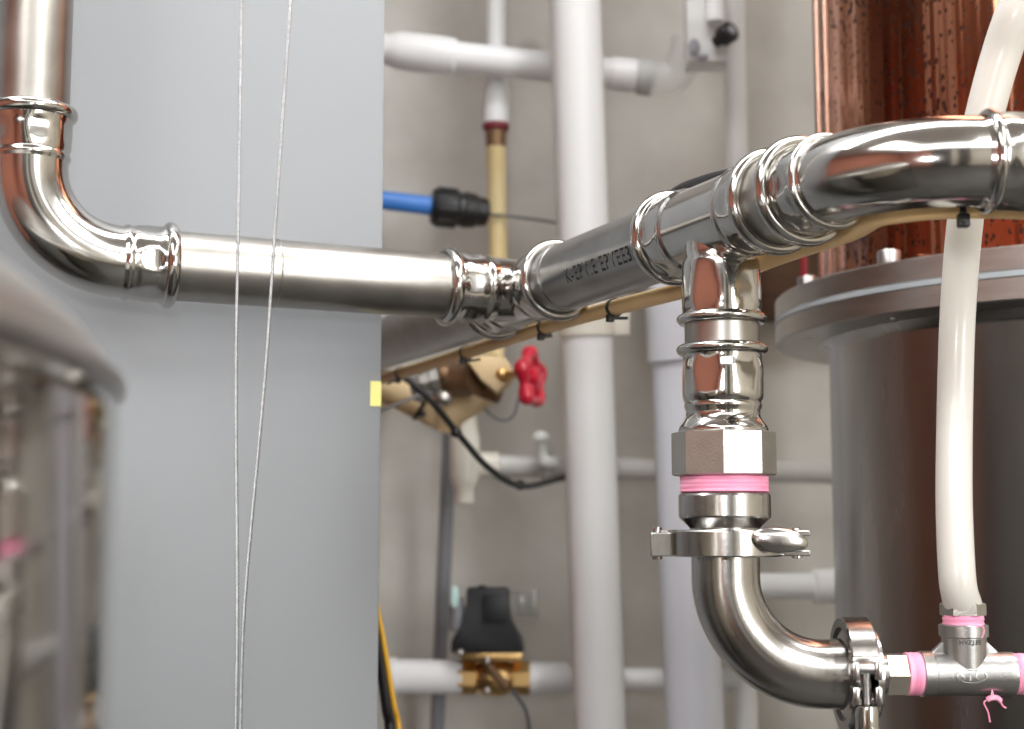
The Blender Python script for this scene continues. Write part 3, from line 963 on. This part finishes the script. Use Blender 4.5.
cable('yellow_cable', [(372, 580, 1.42), (378, 612, 1.42), (385, 650, 1.42), (394, 705, 1.42), (400, 740, 1.42), (412, 900, 1.36), (430, 1300, 1.32), (430, 2150, 1.25)], .0026, M['yellow'], 'yellow cable hanging by the lower edge of the grey panel')
cable('black_cable', [(372, 600, 1.45), (377, 640, 1.45), (382, 672, 1.45), (387, 710, 1.45), (391, 740, 1.45), (400, 900, 1.39), (415, 1300, 1.35), (415, 2150, 1.28)], .0055, M['black'], 'thick black cable hanging behind the yellow cable')

# ------------------------------------------------------------------ background: pipes on the wall
def down_to(p, z):   # the point straight below / above
    return V((p.x, p.y, z))
# large white upright pipe
big = thing('white_pipe', 'large white upright plastic pipe, the widest and leftmost full-height one', 'pipe', V((at(600, 729, 1.93).x, at(600, 729, 1.93).y, 0)))
pt, pb_ = at(575, 0, 1.95), at(600, 729, 1.94)
dd = (pt - pb_) / (pt.z - pb_.z)
p0 = pb_ + dd * (0 - pb_.z); p1 = pb_ + dd * (ZC - pb_.z)
RBIG = 26 * 1.945 / F
MB().sweep([p0, p1], RBIG, n=48).build('pipe', M['pvc'], big)
def on_line(py):
    lo, hi = 0., 1.
    for _ in range(50):
        mid = (lo + hi) / 2
        if proj(p1.lerp(p0, mid))[1] < py: lo = mid
        else: hi = mid
    return p1.lerp(p0, lo)
q = on_line(319)
mb = MB()
mb.lathe(q, dd, [(-.022, RBIG + .0005), (-.022, RBIG + .003), (.022, RBIG + .003), (.022, RBIG + .0005)], n=40, cap=False)
mb.box(q + V((RBIG + .010, .01, 0)), (.028, .02, .044), bev=.002)
mb.box(q + V((0, (YB - q.y) / 2 + RBIG / 2, 0)), (.03, YB - q.y - RBIG, .03))
mb.build('wall_bracket', M['pvc_cream'], big, label='cream plastic bracket')

# second white upright pipe, its coupling and the branch to the right
sec = thing('white_pipe', 'bluish white upright pipe behind the hanging branch, with a collar and side branch', 'pipe', V((at(695, 729, 1.95).x, at(695, 729, 1.95).y, 0)))
st_, sb_ = at(679, 330, 2.0), at(695, 729, 1.95)
ds = (st_ - sb_) / (st_.z - sb_.z)
s0 = sb_ + ds * (0 - sb_.z)
ztop = at(672, 235, 2.0).z
s1 = sb_ + ds * (ztop - sb_.z)
RS2 = 29 * 1.96 / F
MB().sweep(fillet([s0, s1, V((s1.x, YB - .003, s1.z))], .05, 10), RS2, n=40).build('pipe', M['pvc_cool'], sec)
def on_sec(py):
    lo, hi = 0., 1.
    for _ in range(50):
        mid = (lo + hi) / 2
        if proj(s1.lerp(s0, mid))[1] < py: lo = mid
        else: hi = mid
    return s1.lerp(s0, lo)
q = on_sec(363)
MB().lathe(q, ds, [(0, RS2), (.001, RS2 + .006), (.10, RS2 + .006), (.101, RS2)], n=40).build('collar', M['pvc_cool'], sec)
q = on_sec(587)
qe = at(1000, 590, 2.03)
qd = (V((qe.x, q.y + .04, q.z)) - q).normalized()
MB().sweep([q, q + qd * .8], 13.2 * 2.0 / F, n=32).build('side_branch', M['pvc'], sec)
qa = at(808, 587, 2.0)
la = (qa - q).dot(qd)
MB().lathe(q, qd, [(la, .018), (la + .004, .0235), (la + .04, .0245), (la + .1, .0245), (la + .105, .018)], n=32).build('branch_coupling', M['pvc'], sec)

# thin white upright pipe at the right
thn = thing('white_pipe', 'thin white upright pipe right of the clear flow meter', 'pipe', V((at(737, 400, 2.13).x, at(737, 400, 2.13).y, 0)))
q = at(735, 80, 2.15)
MB().lathe(V((q.x, q.y, 0)), ZU, [(0, .0165), (ZC, .0165)], n=32).build('pipe', M['pvc'], thn)

# white level pipe at the top
lv = thing('white_pipe', 'white level pipe with swollen end at the top left of the concrete wall', 'pipe', at(500, 80, 2.02))
L0, L1 = at(392, 50, 2.05), at(652, 78, 2.06)
ld = (L1 - L0).normalized()
RL = 15.5 * 2.01 / F
MB().sweep([L0, L1], RL, n=32).build('pipe', M['pvc'], lv)
mb = MB()
mb.lathe(L0, ld, [(-.25, RL), (-.012, RL), (-.006, 15 * 2.05 / F), (.002, 17.5 * 2.05 / F), (.012, 19 * 2.05 / F), (.075, 19 * 2.05 / F)], n=32)
mb.lathe(L0, ld, [(.07, 19.5 * 2.0 / F), (.088, 18.5 * 2.0 / F), (.092, RL)], n=32, cap=False)
mb.build('end_socket', M['pvc'], lv)
s_a = (at(612, 74, 2.015) - L0).dot(ld)
MB().lathe(L0, ld, [(s_a, RL), (s_a + .002, RL + .0025), (s_a + .036, RL + .0025), (s_a + .04, RL - .003)], n=32).build('coupling', M['pvc'], lv)
mb = MB()
ce = at(690, 70, 2.02)
mb.sweep(fillet([L0 + ld * (s_a + .037), L1 + ld * .035, at(688, 40, 2.04)], .025, 10), RL * 1.08, n=32)
mb.lathe(L0, ld, [(s_a + .04, RL * 1.2), (s_a + .06, RL * 1.22), (s_a + .062, RL * 1.1)], n=32)
mb.build('clear_elbow', M['clear'], lv, label='clear plastic elbow')

# flow meter
fm = thing('flow_meter', 'clear flow meter block with black knob high on the wall', 'meter', at(705, 68, 2.0))
mb = MB()
w40 = 41 * 2.0 / F
cbx = at(705, -10, 2.02)
mb.box(cbx, (w40, .03, 156 * 2.0 / F), bev=.004)
mb.build('clear_block', M['frosted'], fm, label='clear block')
mb = MB()
q = at(714, -20, 1.99)
mb.lathe(V((q.x, q.y, at(714, 25, 1.99).z)), ZU, [(0, .009), (.002, .0125), (.10, .0125), (.14, .0125)], n=28)
mb.build('sight_tube', M['pvc'], fm, label='white sight tube')
mb = MB()
kd = (V((.55, -.75, .25))).normalized()
q = at(716, 42, 1.985)
mb.lathe(q, kd, [(0, .008), (.012, .008), (.013, .014), (.030, .0145), (.032, .012)], n=28)
kn = mb.build('knob', M['black'], fm, label='black control knob')
MB().lathe(q, kd, [(.0318, .007), (.0335, .0065)], n=20).build('knob_cap', M['plain_grey'], kn)
MB().ball(at(694, 47, 1.985), (.008, .004, .012)).ball(at(703, 57, 1.985), (.008, .004, .006)).build('port', M['plain_grey'], fm)
mb = MB(); mb.box(at(706, 66, 2.02), (w40 * 1.02, .034, .010), bev=.002); mb.build('end_block', M['frosted'], fm)

# thin white pipe with reducer and amber tube
dr = thing('white_pipe', 'thin white drop pipe ending in a reducer and amber tube', 'pipe', at(497, 350, 2.1))
q = at(496, 70, 2.1)
qx = V((q.x, q.y, 0))
zof = lambda py: at(496, py, 2.1).z
kk = 2.1 / F
MB().lathe(qx, ZU, [(zof(80), 9.8 * kk), (ZC, 9.8 * kk)], n=32).build('pipe', M['pvc'], dr)
MB().lathe(qx, ZU, [(zof(126), 13 * kk), (zof(124), 14 * kk), (zof(95), 14 * kk), (zof(84), 12 * kk), (zof(78), 9.5 * kk), (zof(70), 9.2 * kk)], n=32).build('reducer', M['pvc'], dr)
MB().lathe(qx, ZU, [(zof(133), 11 * kk), (zof(131), 13 * kk), (zof(126), 13.2 * kk), (zof(125), 11 * kk)], n=32).build('seal_ring', M['dkred'], dr, label='dark red seal ring')
MB().lathe(qx, ZU, [(zof(150), 8.5 * kk), (zof(149), 10 * kk), (zof(134), 10.5 * kk), (zof(132), 9 * kk)], n=24).build('hose_tail', M['bronze'], dr, label='brown hose tail')
mb = MB()
mb.sweep(smooth_path([V((q.x, q.y, zof(147))), at(497, 200, 2.1), at(498, 260, 2.09), at(497, 320, 2.05), at(493, 362, 1.98)], 8), 9.6 * kk, n=28)
mb.build('amber_tube', M['amber'], dr, label='translucent amber tube')

# blue pipe with black coupling
bl = thing('blue_pipe', 'bright blue pipe with chunky black coupling emerging behind the grey panel', 'pipe', at(440, 225, 2.06))
b0, b1 = at(250, 185, 2.0), at(432, 206, 2.05)
bdv = (b1 - b0).normalized()
kb = 2.05 / F
MB().sweep([V((b0.x - .03, YB, b0.z)), b0, b1 + bdv * .02], 9.4 * kb, n=28).build('pipe', M['blue'], bl)
mb = MB()
mb.lathe(b1, bdv, [(-.002, 12 * kb), (0, 17 * kb), (.006, 19 * kb), (.034, 19.5 * kb), (.038, 17 * kb), (.044, 17 * kb), (.046, 18.5 * kb), (.062, 17 * kb), (.064, 15 * kb), (.078, 14 * kb), (.082, 10 * kb), (.083, 3 * kb)], n=36)
for i in range(10):
    a = 2 * PI * i / 10
    u, w = frame(bdv)
    e = u * math.cos(a) + w * math.sin(a)
    mb.box(b1 + bdv * .02 + e * 19.3 * kb, (.028, .004, .004), (bdv, e.cross(bdv), e), bev=.001)
mb.build('coupling', M['black'], bl, label='ribbed black compression coupling')

# valve with red handwheel
gv = thing('gate_valve', 'brown bronze valve with red handwheel and tan bonnet below the stainless pipe', 'valve', at(470, 415, 1.88))
kv = 1.88 / F
vc = at(462, 380, 1.9)
vd = (at(530, 378, 1.80) - at(440, 380, 1.93)).normalized()
mb = MB()
mb.lathe(vc, vd, [(-28 * kv, 13 * kv), (-24 * kv, 17 * kv), (-8 * kv, 18 * kv), (4 * kv, 18 * kv), (14 * kv, 16 * kv), (26 * kv, 15 * kv)], n=28)
mb.sweep(smooth_path([at(440, 372, 1.9), at(470, 385, 1.9), at(500, 395, 1.89)], 4), 9 * kv, n=16)
mb.build('valve_body', M['bronze'], gv)
mb = MB()
hb = at(489, 375, 1.87)
mb.prism([(-24 * kv, 16 * kv), (-6 * kv, 18 * kv), (16 * kv, 16 * kv), (25 * kv, 2 * kv), (22 * kv, -8 * kv), (8 * kv, -19 * kv), (-8 * kv, -6 * kv)], hb, V((1, 0, 0)), V((0, 0, 1)), 34 * kv, bev=.003)
mb.build('bonnet', M['tan_lag'], gv, label='tan many-sided bonnet')
MB().lathe(hb, vd, [(10 * kv, 7 * kv), (24 * kv, 6.5 * kv), (26 * kv, 4 * kv), (46 * kv, 4 * kv)], n=20).build('stem', M['brass'], gv)
# handwheel: scalloped rim, four spokes, hub
hw = at(531, 378, 1.80)
hd = V((.93, -.36, .05)).normalized()
mb = MB()
u, w = frame(hd)
NS = 80; ms = 12
rs = []
for i in range(NS):
    a = 2 * PI * i / NS
    e = u * math.cos(a) + w * math.sin(a)
    Rr = 23 * kv * (1 + .11 * math.cos(5 * a))
    tr_ = 5.2 * kv * (1 + .22 * math.cos(5 * a))
    rs.append([hw + e * (Rr + tr_ * math.cos(2 * PI * j / ms)) + hd * tr_ * 1.25 * math.sin(2 * PI * j / ms) for j in range(ms)])
rs.append(rs[0])
mb.rings(rs, cap0=False, cap1=False)
for i in range(5):
    a = 2 * PI * i / 5 + .3
    e = u * math.cos(a) + w * math.sin(a)
    mb.sweep([hw, hw + e * 22 * kv], 4.6 * kv, n=10)
mb.lathe(hw, hd, [(-9 * kv, 6 * kv), (-7 * kv, 9 * kv), (6 * kv, 9 * kv), (9 * kv, 6 * kv)], n=20)
mb.build('handwheel', M['red'], gv, label='bright red scalloped handwheel')
mb = MB()
uq = at(426, 384, 1.9)
mb.lathe(uq, (at(440, 382, 1.9) - at(412, 388, 1.9)).normalized(), [(-16 * kv, 11 * kv), (-14 * kv, 16 * kv), (-4 * kv, 17 * kv), (-2 * kv, 13 * kv), (4 * kv, 13 * kv), (6 * kv, 17 * kv), (14 * kv, 17 * kv), (15 * kv, 12 * kv)], n=8)
mb.ball(at(443, 398, 1.87), (10 * kv, 8 * kv, 8 * kv))
mb.build('union', M['steel_nut'], gv, label='silvery union nut')
mb = MB()
mb.sweep(smooth_path([at(490, 388, 1.95), at(468, 402, 1.95), at(452, 412, 1.95), at(446, 424, 1.96)], 6), [16 * kv] * 19, n=24)
mb.build('lower_elbow', M['tan_lag'], gv, label='tan lower elbow')

# tan lagged pipe running down behind the panel edge to the white tee
tl = thing('lagged_pipe', 'tan lagged pipe sloping down from the grey panel edge', 'pipe', at(410, 420, 1.95))
mb = MB()
lg = at(365, 376, 2.0)
mb.sweep(fillet([V((lg.x - .005, YB - .003, lg.z)), lg, at(446, 418, 1.96)], .03, 8), 15.5 * 1.95 / F, n=28)
mb.build('lagging', M['tan_lag'], tl)
q = at(421, 411, 1.925)
mb = MB(); mb.torus(at(421, 405, 1.95), (at(446, 418, 1.96) - at(395, 392, 1.95)).normalized(), 15.8 * 1.95 / F, .0012, .0030, n=36, m=8)
mb.box(at(422, 414, 1.93), (.010, .010, .008), bev=.002)
mb.build('strap', M['black'], tl, label='black strap')

# white tee with long level pipe
wt = thing('white_tee_pipe', 'cream white tee with long level pipe running right behind the uprights', 'pipe', at(464, 505, 2.05))
kw = 2.05 / F
ql = at(465, 420, 2.05)
zz = lambda py: at(465, py, 2.05).z
qv = V((ql.x, ql.y, 0))
mb = MB()
mb.lathe(qv, ZU, [(zz(504), 8 * kw), (zz(503), 10 * kw), (zz(490), 10 * kw), (zz(488), 11 * kw), (zz(478), 14.5 * kw), (zz(440), 15 * kw), (zz(430), 13 * kw), (zz(410), 11 * kw)], n=32)
a_, b_ = at(465, 464, 2.05), at(500, 465, 2.06)
lvd = (at(835, 473, 2.1) - at(470, 465, 2.06)).normalized()
mb.lathe(at(468, 465, 2.06), lvd, [(0, 13 * kw), (20 * kw, 13.5 * kw), (30 * kw, 14 * kw), (31 * kw, 11 * kw)], n=28)
mb.build('tee', M['pvc_cream'], wt)
MB().sweep([at(470, 465, 2.06), at(835, 473, 2.1), at(835, 473, 2.1) + lvd * .6], 11 * kw, n=28).build('pipe', M['pvc_grey'], wt)

# grey upright tube standing in for the white tee's shadow on the wall
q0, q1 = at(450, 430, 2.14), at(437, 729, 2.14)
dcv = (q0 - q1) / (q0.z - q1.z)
tag(MB().sweep([q1 + dcv * (0 - q1.z), q0, q0 + dcv * .02 + V((0, .10, .05))], 7.2 * 2.14 / F, n=24).build('shadow_strip', M['plain_grey'], None), 'dark grey upright strip standing in for a shadow below the white tee', 'plain_grey')

# clear clip on the level pipe
ck = thing('pipe_clip', 'small clear plastic clip on the level pipe left of the large white pipe', 'clip', at(545, 470, 2.02))
mb = MB()
q = at(546, 466, 2.06)
mb.torus(q, lvd, 13.5 * kw, 2.0 * kw, 6 * kw, n=32, m=8)
mb.build('clip_ring', M['clear'], ck)
mb = MB()
mb.box(at(543, 446, 2.03), (.012, .006, .034), bev=.002)
mb.ball(at(541, 437, 2.022), (.012, .005, .008)); mb.ball(at(549, 462, 2.02), (.014, .006, .008))
mb.build('clip_tab', M['gloss_white'], ck, label='pale glossy tab')

# lower level pipe with solenoid valve
lw = thing('white_pipe', 'white level pipe at the bottom, joined through the brass solenoid valve', 'pipe', at(560, 700, 1.98))
kl = 2.05 / F
w0, w1 = at(300, 675, 2.05), at(780, 681, 2.06)
wd = (w1 - w0).normalized()
sW = lambda px: (at(px, 676, 2.05) - w0).dot(wd)
MB().sweep([V((w0.x, YB - .003, w0.z)), w0, w0 + wd * sW(462)], 16.8 * kl, n=32).build('pipe', M['pvc'], lw)
MB().lathe(w0, wd, [(sW(384), 17 * kl), (sW(385), 18.5 * kl), (sW(396), 18.5 * kl), (sW(397), 17 * kl)], n=32).build('coupling', M['pvc'], lw)
MB().lathe(w0, wd, [(sW(524), 10 * kl), (sW(525), 15.6 * kl), (sW(568), 15.2 * kl), (sW(570), 11 * kl)], n=32).build('coupling', M['pvc'], lw)
MB().sweep([w0 + wd * sW(560), w0 + wd * sW(1010)], 11.2 * kl, n=32).build('pipe', M['pvc'], lw)

sv = thing('solenoid_valve', 'brass solenoid valve with black coil on the lower level pipe', 'valve', at(493, 695, 2.04))
vz = 1.94
def bxp(mb, x0, y0, x1, y1, z, dep, bev=.002):
    c = at((x0 + x1) / 2, (y0 + y1) / 2, z)
    mb.box(c, ((x1 - x0) * z / F, dep, (y1 - y0) * z / F), bev=bev)
mb = MB()
hexd = wd
mb.lathe(w0, wd, [(sW(457), 15.5 * kl), (sW(458), 17.5 * kl), (sW(476), 17.5 * kl), (sW(478), 14 * kl)], poly=8, rot=PI / 8)
mb.lathe(w0, wd, [(sW(511), 14 * kl), (sW(513), 17.5 * kl), (sW(529), 17.5 * kl), (sW(530.5), 15.5 * kl)], poly=8, rot=PI / 8)
mb.lathe(w0, wd, [(sW(476), 14 * kl), (sW(486), 18.5 * kl), (sW(503), 18.5 * kl), (sW(513), 14 * kl)], n=28)
bxp(mb, 462, 650, 522, 660, 2.04, .045)
svb = mb.build('valve_body', M['brass'], sv, sharp=30)
mb = MB()
mb.sweep([at(487, 664, 2.01), at(506, 686, 2.015)], 4.5 * kl, n=12)
mb.build('pilot_channel', M['bronze'], svb)
for (x, y) in ((487, 661), (487, 691), (460, 653)):
    MB().ball(at(x, y, 2.005), (4.2 * kl, 3 * kl, 4.2 * kl), nu=16, nv=10).build('screw', M['steel_nut'], svb, label='bright screw head')
mb = MB()
cq = at(488, 620, 2.035)
pl = [(-36, -31), (35, -31), (36, -22), (33, -14), (22, -2), (21, 30), (19, 32), (-20, 32), (-21, 30), (-22, -4), (-33, -14), (-36, -20)]
mb.prism([(x * kl, y * kl) for x, y in pl], cq, V((1, 0, 0)), V((0, 0, 1)), .05, bev=.003)
mb.ball(at(482, 588, 2.035), (6 * kl, 6 * kl, 3 * kl))
bxp(mb, 484, 594, 509, 622, 2.015, .03)
coil = mb.build('coil', M['black_coil'], sv, sharp=30, label='black coil housing')
mb = MB()
bxp(mb, 509, 590, 538, 617, 2.03, .03, .003)
mb.build('plug', M['smoky'], sv, label='smoky clear plug')
mb = MB(); bxp(mb, 517, 593, 535, 615, 2.03, .018, .002); mb.build('plug_insert', M['grey_plug'], sv)
mb = MB()
mb.lathe(at(457, 631, 2.03), ZU, [(0, 7 * kl), (2 * kl, 8 * kl), (24 * kl, 8 * kl), (27 * kl, 6 * kl), (33 * kl, 6 * kl)], n=24)
mb.box(at(463, 612, 2.035), (.02, .01, .012))
gl = mb.build('cable_gland', M['plain_grey'], sv, label='grey cable gland')
MB().ball(at(454.5, 597, 2.01), (4 * kl, 4 * kl, 11 * kl), e=.7).build('indicator', M['led'], sv, label='pale teal indicator')

# dark timber, red tube and grey fixing behind the flange
q0 = at(742, 195, 2.1); q1 = at(842, 303, 2.1)
mb = MB()
mb.box(V(((q0.x + q1.x) / 2, YB - .04, (q0.z + q1.z) / 2)), (q1.x - q0.x, .08, q0.z - q1.z), bev=.004)
tag(mb.build('timber_block', M['timber'], None), 'dark brown timber block on the wall left of the column flange', 'timber')
cable('red_tube', [(800, 200, 2.1), (802, 235, 2.1), (804, 262, 2.1), (804, 290, 2.1)], .0045, M['red'], 'thin red tube in front of the dark timber block', 'tube')

# ------------------------------------------------------------------ lights
def area(name, loc, target, size, energy, col=(1, 1, 1), sy=None):
    l = bpy.data.lights.new(name, 'AREA')
    l.energy = energy; l.color = col
    l.shape = 'RECTANGLE'; l.size = size; l.size_y = sy or size
    o = bpy.data.objects.new(name, l); COL.objects.link(o)
    o.location = loc
    d = V(target) - V(loc)
    o.rotation_euler = d.to_track_quat('-Z', 'Y').to_euler()
    return o
area('flash', (-.03, -.06, 1.45 + .13), (.1, 1.5, 1.5), .09, 3.0, (.98, .99, 1), .06)
area('ceiling_light_right', (1.3, -.6, 3.05), (1.3, -.6, 0), .9, 48, (.98, .99, .97), 1.8)
area('ceiling_light_left', (-1.1, -1.0, 3.05), (-1.1, -1.0, 0), .9, 48, (.98, .99, .97), 1.8)
area('ambient_fill', (0, -1.7, 3.07), (0, -1.4, 0), 3.0, 95, (.97, .99, 1), 2.2)  # unseen lamp added for broad ambient fill
area('wall_fill', (.1, .9, 3.06), (.1, 1.75, .4), 2.6, 74, (.97, .99, 1), .4)  # unseen lamp added overhead to brighten the back wall
area('window_light', (2.3, -2.2, 1.9), (.2, 1.4, 1.4), 1.3, 95, (.96, .98, 1), 1.7)

wd_ = bpy.data.worlds.new('world'); SC.world = wd_
wd_.use_nodes = True
bg = wd_.node_tree.nodes['Background']
bg.inputs[0].default_value = (.8, .82, .85, 1); bg.inputs[1].default_value = .3

for r_ in ROOTS:
    if '_loc' in r_: del r_['_loc']

SC.view_settings.view_transform = 'Standard'
SC.view_settings.look = 'None'
SC.view_settings.exposure = -0.17
